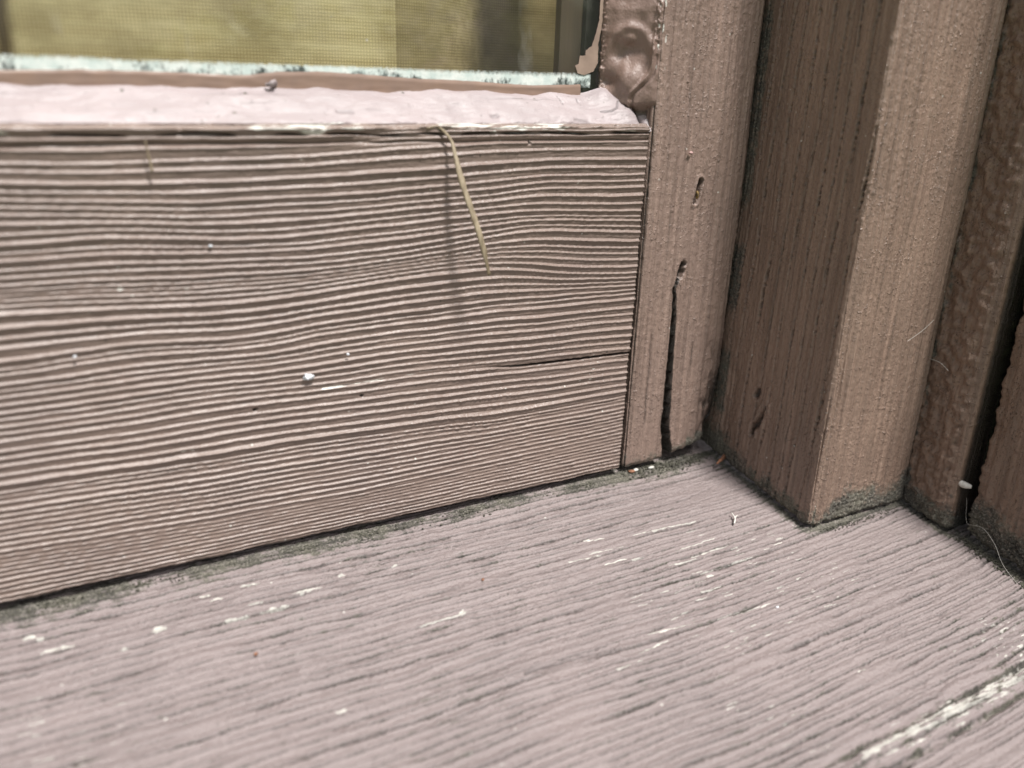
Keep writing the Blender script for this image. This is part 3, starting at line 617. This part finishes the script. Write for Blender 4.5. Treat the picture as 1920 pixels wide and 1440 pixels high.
# ------------------------------------------------------------------ fixed frame: sill, jamb post, stop strip
frame = tag(empty('window_frame', (20, 0, -1.5)), 'fixed brown window frame with sloping cracked sill and stepped jamb post right of the sash', 'window frame')
FOOT = [(-200, -.2), (0, -.2), (27, 1), (27, -31), (57, -31), (57.5, -43), (60, -45.5), (60.5, -68), (90, -68)]
def build_sill():
    xs = axis((-200, -126, 1), (-126, 63, .2), (63, 110, 1)); ys = axis((-126, -92, .6), (-92, 4, .2), (4, 45, 1))
    X, Y = np.meshgrid(xs, ys)
    D = seg_dist(X, Y, FOOT)
    # grain runs along X, swinging back towards the wall at the right
    W = Y - .0005 * np.clip(X + 20, 0, 100) ** 2 + .5 * per(X / 34, Y / 16, 1) + .18 * per(X / 9, Y / 5, 2)
    pitch = 1.75
    ph = W / pitch + .9 * per(W / 9, W * 0, 3); i = np.floor(ph); 
    jit = .045 * per(X / 1.3, i * 5.3, 4) + .05 * per(X / .45, i * 3.1, 5) + .12 * per(X / 12, i * 7.7, 6)
    t = ph - i - .5 + jit
    act = sst(-.75, .0, per(X / 17, i * 9.13, 7) + .6 * (rnd(i, 8) - .45)) ; act *= .8 + .2 * sst(-.4, .3, per(X / 1.1, i * 2.2, 9))
    wd = (.10 + .10 * rnd(i, 10) ** 2) * (1 + .5 * per(X / 5, i * 1.7, 11))
    groove = sst(wd * 1.5, wd * .3, np.abs(t + .04 * per(X / .3, i, 94))) * act
    # second, finer set of hair cracks
    ph2 = W / .83 + 5.5; i2 = np.floor(ph2); t2 = ph2 - i2 - .5 + .10 * per(X / 1.2, i2 * 5.3, 14) + .10 * per(X / .4, i2 * 3.3, 15) + .2 * per(X / 9, i2, 16)
    act2 = sst(-.02, .4, per(X / 8, i2 * 7.1, 17)) * sst(-.5, .3, per(X / 40, Y / 14, 18))
    hair = sst(.16, .05, np.abs(t2)) * act2
    smoothzone = gauss(np.hypot((X - 14) / 14, (Y + 12) / 6), 1) + .8 * gauss(np.hypot((X - 42) / 10, (Y + 38) / 3.5), 1)
    k = 1 - .85 * np.clip(smoothzone, 0, 1)
    groove *= k; hair *= k
    body = .08 * np.cos(2 * math.pi * t) + .10 * per(X / 22, i, 19)
    h = body * k * 1.8 - .50 * groove - .22 * hair + .12 * fbm(X / 5, W / .3, 20, 4) + .3 * per(X / 30, Y / 20, 21) + .11 * fbm(X / .8, Y / .45, 22, 4)
    h += .14 * k * sst(.42, .20, np.abs(t)) * sst(wd * .8, wd * 2.2, np.abs(t)) * act      # raised lips of the cracks
    wc = line_mask(X, Y + .25 * per(X / 2, X * 0, 31), WCRACK, .28) + line_mask(X, Y + .2 * per(X / 2, X * 0, 32), LCRACK, .2) * .6
    h -= .9 * wc
    # lower right: wood opened up, long splits with pale ridge between them
    R = sst(-25, 20, X) * sst(-70, -76, Y - .04 * X)
    ys1 = -76.5 + .02 * X; ys2 = -80.2 + .04 * X
    sp = (gauss(Y - ys1 - 1.2 - .5 * per(X / 6, X * 0, 41), .45) + gauss(Y - ys2 - .4 * per(X / 5, X * 0, 42), .5)) * sst(-22, -8, X)
    h -= 1.1 * sp
    h -= 1.6 * gauss(np.hypot((X + 3.5) / 2.2, (Y + 80.3) / .8), 1)
    ridge = gauss(Y - ys1 + .4 - .5 * per(X / 6, X * 0, 43), .9 + .5 * sst(5, 25, X)) * sst(-20, -4, X); h += .5 * ridge
    chip = .60 * ridge * sst(-.5, .3, per(X / 4, Y / .5, 44) + .1) + .42 * sst(.0, .35, per(X / 6, Y / .6, 45)) * sst(2.6, 1.2, np.abs(Y - ys1 - .8)) * sst(-18, 5, X)
    for (a, c), s_ in zip(BLOBS, [1.5, .9, .6, .55, 1.1, .5, .8, .6, .9, 1.0, 1.0, 1.2, .8]):
        e = np.hypot((X - a) / 2.1, (Y - c) * 1.7) + .35 * per(X / .8, Y / .6, int(abs(a * 7)))
        chip = np.maximum(chip, .46 * sst(s_ * 1.3, s_ * .3, e)); h += .04 * sst(s_ * 1.3, s_ * .6, e)
    for j, (a, c, a2, c2) in enumerate(LSTREAKS):
        yy = Y - c - (c2 - c) * np.clip((X - a) / (a2 - a), 0, 1) + .12 * per(X / 2.2, X * 0, 60 + j)
        wv = .20 * (.5 + .8 * np.abs(per(X / 3.1, X * 0, 80 + j))); m = sst(wv * 1.5, wv * .6, np.abs(yy)) * sst(a - .5, a + 1.5, X) * sst(a2 + .5, a2 - 1.5, X)
        chip = np.maximum(chip, m)
    for j, (a, c) in enumerate(STREAKS):
        L = [1.6, 2.6, 2.2, 2.6, 1.3, 1.9, 1.2, .9, .6, 1.1, 2.8, .9, .8, 1.0, .9, .7][j]; wv = [.35, .5, .5, .42, .5, .4, .3, .3, .3, .3, .3, .3, .25, .3, .35, .3][j]
        m = sst(1.15, .75, np.hypot((X - a) / L, (Y - c + .3 * per(X / 1.1, Y / .8, j)) / wv) + .35 * per(X / .5, Y / .3, j + 5)); chip = np.maximum(chip, m)
    # random short pale nicks
    z = per(X / 5.5, W / .15, 50) ; dens = sst(-.1, .5, per(X / 26, Y / 18, 51) + .75 * gauss(np.hypot((X + 2) / 24, (Y + 36) / 15), 1) - .12)
    chip = np.maximum(chip, .66 * sst(.42, .62, z) * dens * (D > 4))
    worn = sst(-22, 8, X) * gauss(Y - ys1 + .6 - .9 * per(X / 7, X * 0, 47), 2.6)
    fib = fbm(X / 3.5, W / .22, 48, 3)
    chip = np.maximum(chip, worn * (.50 + .28 * fib)); grime = worn * sst(.05, .5, -fib) * .7 + .5 * sst(20, 45, X) * sst(-58, -66, Y) * sst(0, .5, fib)
    chip = np.maximum(chip, .62 * sst(15, 40, X) * sst(-58, -68, Y) * sst(.35, .6, per(X / 1.6, W / .6, 49)))
    h -= .05 * sst(.4, .6, chip)
    # dirt against the uprights
    dn = fbm(X / 4, Y / 3, 70, 4)
    wdist = np.interp(X, [-125, -60, -20, 5, 27, 60], [2.6, 2.1, 1.7, 4.0, 1.1, 1.3]) + 1.4 * sst(55, 60, X)
    back = sst(2.0, .0, D / (wdist * (1 + .5 * per(X / 11, Y / 11, 74))) + .6 * dn)
    pat = sst(-.45, .35, per(X / 13, Y * 0, 75) + .35 * per(X / 3.5, Y / 2, 76) + .5 * sst(-8, 4, X) + .25)
    back = back * (.45 + .55 * pat)
    dirt = np.clip(.14 * sst(0, .6, fbm(X / 18, Y / 10, 77, 4)) + .76 * back + .45 * groove + .40 * hair + .5 * sp + .18 * sst(.1, .7, dn) + grime, 0, 1)
    dirt += .35 * sst(45, 60, X) * sst(-.3, .5, per(X / 6, Y / 3, 72)) * sst(-48, -60, Y) * .7
    h += .18 * back * fbm(X / .9, Y / .8, 73, 3) + .1 * back
    black = np.clip(.80 * groove * (.75 + .35 * per(X / .5, i, 92)) + .22 * hair + .85 * wc + .8 * gauss(np.hypot((X + 3.5) / 2.0, (Y + 80.3) / .7), 1), 0, 1)
    Z = sill_z(Y) + h
    Z -= 6 * sst(-118, -126, Y) ** 2
    P = np.stack([X, Y, Z], -1)
    def bk(V): W = V.copy(); W[:, 2] = -45; return W
    o = grid('sill', P, {'dirt': np.clip(dirt, 0, 1), 'chip': chip, 'black': black}, M_SILL, frame, bk)
    o['label'] = 'sloping grey mauve sill board with cracked grain and pale paint chips'
build_sill()

def post_h(X, Y, Z, S, NX, NY, H):
    left = sst(.5, .8, -NX); front = sst(.5, .8, -NY)
    # left face: dotted grain lines; front face: brushed ribs
    ln = (Y + .035 * (Z - 40) + 1.3 * per(Y / 7, Z / 45, 2) + .25 * per(Y / 2, Z / 12, 27)) / 3.4
    i = np.floor(ln); t = ln - i - .5
    thr = sst(.10, .03, np.abs(t + .05 * per(Z / 2.5, i, 3)))
    dots = thr * sst(-.05, .3, per(Z / .7, i * 4.1, 4) + .3 * per(Z / 2.1, i * 2.1, 24)) * sst(-.45, .3, per(Z / 12, i * 3, 5))
    h = left * (.035 * np.cos(t * 2 * math.pi) - .75 * dots - .25 * thr + .8 * np.clip(per(Z / .5, ln * 3, 44) - .3, 0, 1) * sst(.25, .12, np.abs(t)))
    rib = per(X / .8 + .3 * per(X / 4, Z / 40, 6), Z / 45, 7) + .5 * per(X / .33, Z / 20, 8)
    edgeband = sst(34, 29, X)
    h += front * (.50 * rib * (.55 + .8 * edgeband) + .26 * per(X / 6, Z / 24, 9) - .45 * gauss(X - 29.6 - .02 * (Z - 40), .5) * sst(80, 60, Z) * .5)
    pim = np.clip(per(S / .5, Z / .55, 11) - .34, 0, 1) * sst(-.5, .4, per(S / 7, Z / 12, 12)); h += .5 * pim
    h += .07 * fbm(S / .9, Z / 1.4, 13, 4) + .05 * left * per(S / .4, Z / 12, 14)
    d1 = seg_dist(Y, Z, [POSTL[0], (POSTL[0][0] - .5, POSTL[0][1] + 1.2)]); d2 = seg_dist(Y + .3 * per(Z, Y, 3), Z, [(-14.2, 16.2), (-12.6, 11.5), POSTL[2], (-11.2, 8.6)])
    hole = (sst(1.0, .3, d1) + sst(.9 - .5 * sst(12, 16, Z), .2, d2)) * left; h -= 1.2 * hole
    h += .25 * gauss(d2 - 1.2, .3) * left
    # nibbled rear edge of the left face low down
    nib = left * sst(2.2, .8, (Y + 9) * -1 * 0 + np.abs(Y + 3.2) + 1.2 * per(Y / 1.5, Z / 3, 15)) * sst(24, 20, Z) * sst(4, 8, Z); h -= .25 * nib
    h += .3 * per(Y / 5, Z / 8, 16) * left * sst(25, 5, Z)
    low = sst(.8, 0, H); h -= .5 * low
    db = np.where(front > .5, sst(9, 1.2, H + 2.4 * per(X / 4, Z / 4, 17) + np.interp(X, [27, 31, 38, 50, 57], [4, 2, -3.5, 0, -3])), .9 * sst(8, .5, H + 2 * per(Y / 4, Z / 4, 18)))
    dirt = .80 * db + .35 * left * sst(14, 4, Z) * sst(-12, -2, Y) + .5 * dots + .6 * front * sst(55.6, 57, X) * sst(-.2, .4, per(Z / 6, X, 51) + .1)
    dirt += front * edgeband * .55 * sst(.25, .6, -per(X / .42, Z / 35, 28)) * sst(-.4, .2, per(X / 2, Z / 20, 29))  # shade of the rib valleys, painted in through the dirt mask
    dirt += .7 * left * sst(-2.6, -.9, Y + .7 * per(Z / 6, Z * 0, 20)) * sst(-.5, .3, per(Z / 12, Z * 0, 21) + .2)
    h += .25 * db * fbm(S / .9, Z / .9, 53, 3)
    chip = .62 * front * sst(.45, .7, per(X / 1.2, Z / 1.4, 22)) * sst(12, 3, H) * sst(40, 28, X) + .8 * gauss(np.hypot((Z - 66) / 2.3, (S - 45.8) / .35), 1) * front
    chip += .5 * sst(.72, .86, per(S / .7, Z / .9, 23))
    black = np.clip(.8 * sst(.3, 1, hole) + .3 * dots * left, 0, 1)
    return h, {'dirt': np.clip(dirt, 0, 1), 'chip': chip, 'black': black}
zb_post = lambda q: sill_z(q[:, 1]) + .85 + .55 * per(q[:, 0] / 2.2 + q[:, 1] / 2.2, q[:, 1] * 0, 4) + .2 * per(q[:, 0] / .6 + q[:, 1] / .6, q[:, 1] * 0, 6)
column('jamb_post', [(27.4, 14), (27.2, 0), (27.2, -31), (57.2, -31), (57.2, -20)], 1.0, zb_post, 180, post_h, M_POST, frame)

def stop_h(X, Y, Z, S, NX, NY, H):
    # crinkled thick paint
    flat = sst(-41.5, -40, Y) * .8 + .2
    h = flat * (.60 * per(Y / 2.2, Z / 1.9, 2) + .2 * per(Y / 1.1 + Z / 3, Z / .9, 3)) + .10 * per(Y / .7, Z / 18, 4) + .03 * fbm(S / .7, Z / .7, 5, 3)
    h += .14 * per(S / .8, Z / 30, 7) * sst(-37, -42, Y)
    h -= .5 * sst(.8, 0, H)
    d = .85 * sst(9, 1, H + 2 * per(S / 3, Z / 4, 6)) + .6 * sst(-33.2, -31.4, Y) * sst(-.3, .4, per(Z / 7, S, 8) + .1) + .2 * sst(.1, .6, per(S / 2, Z / 2, 9))
    h += .3 * sst(8, 1, H) * fbm(S / .9, Z / .9, 10, 3)
    return h, {'dirt': np.clip(d, 0, 1), 'chip': .45 * sst(.75, .9, per(S / .7, Z / .8, 11)), 'black': 0 * X + .9 * sst(57.9, 59.5, X)}
zb2 = lambda q: sill_z(q[:, 1]) + .8 + .5 * per(q[:, 1] / 1.7, q[:, 1] * 0, 14)
column('stop_strip', [(57.0, -28), (56.9, -31), (56.7, -40), (57.5, -42.4), (60, -42.9), (72, -42.9)], 1.6, zb2, 180, stop_h, M_BOARD, frame)

# outer board beyond the black gap
board = tag(empty('trim_board', (62, -90, -15)), 'rough dark brown outer trim board with mossy foot, right of the black gap', 'board')
def board_h(X, Y, Z, S, NX, NY, H):
    h = .25 * per(S / 5, Z / 22, 2) + .12 * per(S / .8, Z / 14, 3) + .10 * fbm(S / 1.6, Z / 1.5, 4, 4)
    moss = sst(16, 1, H + 4 * per(S / 6, Z / 5, 5)); h += .55 * moss * fbm(S / 1.3, Z / 1.2, 6, 4)
    h -= .7 * sst(1.2, 0, H)
    ck = sst(.06, .02, np.abs(per(S / 2.6, Z / 2.2, 15))) * sst(8, 2, H); h -= .6 * ck
    return h, {'dirt': np.clip(.80 * moss + .15, 0, 1), 'chip': .5 * sst(.72, .86, per(S / .7, Z / .8, 12)), 'black': .9 * ck}
def board_path():
    ys = np.linspace(-45.2, -125, 320)
    return [(90, -45.2), (60.8, -45.2), (60.2, -47.5), (60.2, -66), (62, -68), (90, -68)]
zb3 = lambda q: sill_z(q[:, 1]) + 1.0 + .7 * per(q[:, 1] / 3, q[:, 1] * 0, 24) + .25 * per(q[:, 1] / .8, q[:, 1] * 0, 25)
def ragged(X, Y, Z, S, NX, NY, H):
    h, A = board_h(X, Y, Z, S, NX, NY, H)
    e = gauss(Y + 45.6, 1.4); h = h + e * (.7 * per(Z / 5, Z * 0, 31) + .35 * per(Z / 1.3, Z * 0, 32) + .2)
    A['black'] = A['black'] + .9 * (NY > .7)
    return h, A
column('board_face', board_path(), .6, zb3, 180, ragged, M_BOARD, board, step=.3)
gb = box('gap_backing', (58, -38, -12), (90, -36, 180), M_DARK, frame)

M_BLOOM0 = simple('pink_paint_chip', (.55, .36, .34), (.40, .26, .24), 1200, .5)
# ------------------------------------------------------------------ small loose things
def lumps(name, items, mat, parent=None):
    V = []; F = []; n = 0
    for c, r, s, sq in items:
        v, f = lump(c, r, s, 1, sq, .5); V.append(v); F.append(f + n); n += len(v)
    return raw_mesh(name, np.concatenate(V), np.concatenate(F), mat, parent, smooth=False)

st = spline(STEM, 60); k = np.linspace(0, 1, 60)
rad = (.20 + .27 * sst(.12, .42, k) - .18 * sst(.75, 1, k)) * (1 + .22 * per(k * 9, k * 0, 3))
tag(tube('grass_stem', st, rad, M_STRAW, sides=14, lobes=.26, loc=(-45.4, -.4, 74.7)), 'long dry straw coloured grass stem hanging from the rail edge over the ridges', 'grass stem')
tag(tube('plant_hair', spline(HAIR, 20), np.linspace(.12, .22, 20), M_STRAW, sides=8, loc=(-92.6, -1.5, 72.8)), 'short thin dry plant hair stuck high on the left of the ridged rail', 'plant hair')
def zrail(): return -.75
v, f = lump((FLECK[0][0], -.75, FLECK[0][1]), .62, 5, 3, (1.2, .3, .8), .9)
tag(raw_mesh('white_fleck', v, f, M_WHITE), 'chalky white fleck stuck on the ridged rail, largest of the white dots', 'fleck')
lab = ['small white dot beside the pale bare scratch on the rail', 'tiny cream dot low on the left of the rail', 'tiny white dot high on the rail left of the grass stem', None, None]
for i, (a, c) in enumerate(FLECK[1:4]):
    v, f = lump((a, -.7, c), .34, 11 + i, 1, (1, .6, .8)); tag(raw_mesh('dust_grain', v, f, M_WHITE), lab[i], 'grain', 'pale grains stuck on the rail')
# seed with two arms on the sill
ys = tag(empty('winged_seed', YSEED[1]), 'tiny pale Y shaped seed lying on the sill left of the post corner', 'seed')
Y_ = np.array(YSEED) + np.array([0, 0, .35])
tube('seed_stalk', spline(Y_[:3], 12), np.linspace(.13, .20, 12), M_PALE, ys, 6)
tube('seed_arm', spline([Y_[1], (Y_[1] + Y_[3]) / 2 + np.array([.1, .1, .2]), Y_[3]], 8), np.linspace(.16, .08, 8), M_PALE, ys, 6)
S_ = np.array(SLIVER); S_[:, 2] += .6
tag(tube('bark_sliver', spline(S_, 16), .10 + .38 * np.sin(np.linspace(.1, 3.05, 16)), M_RUST, sides=6, lobes=.2), 'thin reddish bark sliver leaning in the corner at the foot of the post', 'bark sliver')
for i, (a, c) in enumerate(FLAKES):
    v, f = lump((a, c - 2.6, sill_z(c - 2.6) + .4), [.75, .55, .6][i], 30 + i, 1, (1.4, .8, .5), .5)
    tag(raw_mesh('paint_flake', v, f, [M_RUST, M_PALE, M_PALE][i], smooth=False), ['orange brown paint flake under the joint of rail and stile', 'pale paint flake just right of the orange flake', 'pale crumb below the foot of the stile'][i], 'flake', 'flakes lying under the stile')
for i, (a, c) in enumerate(SPECK):
    if i == 2: continue
    v, f = lump((a, c, sill_z(c) + .3), .38, 50 + i, 1, (1, .9, .7), .5)
    tag(raw_mesh('sill_grain', v, f, M_WHITE if i == 3 else M_RUST, smooth=False), ['rust red grain on the sill below the middle of the rail', 'rust red grain on the left of the sill', '', 'pale grain on the sill below the post corner'][i], 'grain', 'coloured grains lying on the sill')
v, f = lump((10.4, -.5, 69.6), .55, 91, 2, (1.1, .5, .5), .6)
tag(raw_mesh('paint_flake', v, f, M_BLOOM0, smooth=False), 'tiny pinkish paint flake stuck on the stile above the hole', 'flake')
a_ = np.linspace(0, 4.2, 22)
o_ = tube('paint_curl', np.stack([-72.6 + a_ * .45, 7.2 - .9 * np.sin(a_), 80.9 + .5 * (1 - np.cos(a_)) - .25 * a_], 1), .12 + .34 * np.sin(np.linspace(.15, 3.0, 22)), M_PUTTY, sash, 8, .3)
o_['label'] = 'curled white edge of peeling paint at the top of the pink putty'
# debris in the hole of the stile
M_INSECT = simple('amber_debris', (.42, .27, .08), (.05, .04, .03), 1400, .5)
v, f = lump((13.7, .1, 61.0), .55, 71, 2, (.55, .8, 1.5), .4)
tag(raw_mesh('wood_crumb', v, f, M_INSECT), 'amber and black crumb lodged in the hole in the stile', 'crumb')
# crust of dry dirt, stuff nobody could count
R_ = np.random.RandomState(5); items = []
for k_ in range(1500):
    x = R_.uniform(-126, 0); y = -abs(R_.normal(0, 1.1)) + .3; dens = per(np.array(x / 7), np.array(3.), 9)
    if dens < .05 and R_.rand() < .85: continue
    items.append(((x, y, sill_z(y) + .05), R_.uniform(.07, .24), k_, (1.3, .9, .6)))
for k_ in range(420):
    x = R_.uniform(0, 29); y = 1.5 - abs(R_.normal(0, 1.8)); items.append(((x, y, sill_z(y) + .15), R_.uniform(.08, .3), k_, (1.2, 1, .6)))
for k_ in range(260):
    x = R_.uniform(30, 57); y = -31.6 - abs(R_.normal(0, .8)); items.append(((x, y, sill_z(y) + .1), R_.uniform(.07, .2), k_, (1.2, 1, .6)))
for k_ in range(520):
    y = R_.uniform(-45, -67); x = 60.2 - abs(R_.normal(0, 1.5)); items.append(((x, y, sill_z(y) + .12), R_.uniform(.08, .3), k_, (1, 1.2, .6)))
tag(lumps('dirt_crumbs', items, M_CRUST), 'dark green grey crumbs of dirt and moss packed into the joints round the sill', 'dirt', kind='stuff')
# cobwebs
def thread(name, pts, r, label):
    tag(tube(name, pts, r, M_PALE, sides=5), label, 'cobweb', 'cobweb threads')
thread('cobweb_thread', spline([(59.3 - .5 * i, a, c) for i, (a, c) in enumerate(WEB1)], 60), .025, 'pale cobweb thread crossing the black gap to the foot of the outer board')
thread('cobweb_thread', spline([(56.0, a, c) for a, c in WEB2], 20), .045, 'short cobweb thread on the dark strip right of the post')
thread('cobweb_thread', spline([(a, -32.1 - .3 * (i % 2), c) for i, (a, c) in enumerate(WEB3)], 20), .03, 'faint cobweb thread on the lit front of the post')
a, c = COCOON
tag(tube('cocoon', spline([(58.6, a[0] + .4, a[1] + .4), (58.8, (a[0] + c[0]) / 2, a[1]), (59.4, c[0], c[1] - .2)], 12), .75 * np.sin(np.linspace(.5, 2.64, 12)), M_PALE, sides=10), 'small pale cocoon bridging the black gap beside the outer board', 'cocoon')

# ------------------------------------------------------------------ garden behind the camera (seen reflected in the pane)
def leaf_mat(name, c1, c2):
    b = NB(name); k = b.noise(b.coord(), 9, 3)
    return b.done(b.pbr(b.mix(b.mr(k, .35, .65), c1, c2), .5))
M_LEAF = leaf_mat('garden_leaf', (.14, .20, .035), (.26, .34, .07)); M_BARK = simple('bark', (.12, .09, .06), (.07, .05, .04), 8, .9, .01)
M_BLOOM = simple('pale_blossom', (.62, .48, .50), (.50, .38, .40), 60, .7, .002)
b_ = NB('lawn_grass'); gk = b_.noise(b_.coord(), 3, 6); M_LAWN = b_.done(b_.pbr(b_.mix(b_.mr(gk, .35, .65), (.06, .10, .025), (.10, .13, .04)), .9))
n_ = 40; gx, gy = np.meshgrid(np.linspace(-60e3, 60e3, n_), np.linspace(-60e3, 60e3, n_))
lawn = grid('ground', np.stack([gx, gy, -900 + 40 * per(gx / 9e3, gy / 9e3, 2)], -1), {}, M_LAWN); tag(lawn, kind='structure')
def shrub(loc, rx, rz, seed, label, name='garden_shrub'):
    t = tag(empty(name, loc), label, 'shrub', 'garden shrubs reflected in the glass')
    r = np.random.RandomState(seed); n = 2600
    d = r.normal(size=(n, 3)); d /= np.linalg.norm(d, axis=1)[:, None]; rr = r.uniform(.45, 1, n) ** .5
    c = d * rr[:, None] * (1 + .3 * per(d[:, 0] * 2 + seed, d[:, 2] * 2, seed))[:, None] * np.array([rx, rx, rz]) + np.array(loc) + np.array([0, 0, rz * 1.05])
    u = r.normal(size=(n, 3)); u /= np.linalg.norm(u, axis=1)[:, None]; v = np.cross(u, d); v /= np.linalg.norm(v, axis=1)[:, None] + 1e-9
    s = r.uniform(35, 70, n)[:, None]
    V = np.stack([c - u * s, c - v * s * .45, c + u * s, c + v * s * .45], 1).reshape(-1, 3)
    raw_mesh('foliage', V, np.arange(4 * n).reshape(-1, 4), M_LEAF, t, smooth=False)
    tube('trunk', [(loc[0], loc[1], loc[2] - 50), (loc[0] + 30, loc[1], loc[2] + rz * .6), (loc[0], loc[1] + 20, loc[2] + rz * 1.2)], [60, 45, 20], M_BARK, t, 10)
shrub((1620, -2650, -900), 480, 760, 1, 'tall leafy green shrub mirrored faintly in the right of the pane')
shrub((2600, -5200, -900), 1200, 900, 2, 'broad green bush farther back mirrored in the pane')
shrub((650, -3600, -900), 420, 560, 3, 'low rounded bush mirrored in the middle of the pane')
bp_ = tag(empty('added_pink_shrub', (1080, -2350, -900)), 'pale pink flower heads on brown stems, added for the pink blur mirrored in the pane', 'shrub')  # made-up shrub, added to give the pane its pink reflection
for i, (x, y, z, s_) in enumerate([(1150, -2400, 210, 95), (1085, -2330, 130, 80), (1200, -2440, 90, 85), (1030, -2420, 30, 80)]):
    tube('stem', spline([(1080, -2350, -905), (1080 + (x - 1080) * .4, -2350, -300), (x, y, z)], 12), np.linspace(16, 9, 12), M_BARK, bp_, 8)
    V = []; F = []; r_ = np.random.RandomState(i)
    for q in range(60):
        dd = r_.normal(size=3); dd /= np.linalg.norm(dd); v, f = lump(np.array([x, y, z]) + dd * s_ * .8, 22, q, 1, (1, 1, .6), .4); F.append(f + len(V) * len(v)); V.append(v)
    raw_mesh('flower_head', np.concatenate(V), np.concatenate(F), M_BLOOM, bp_)
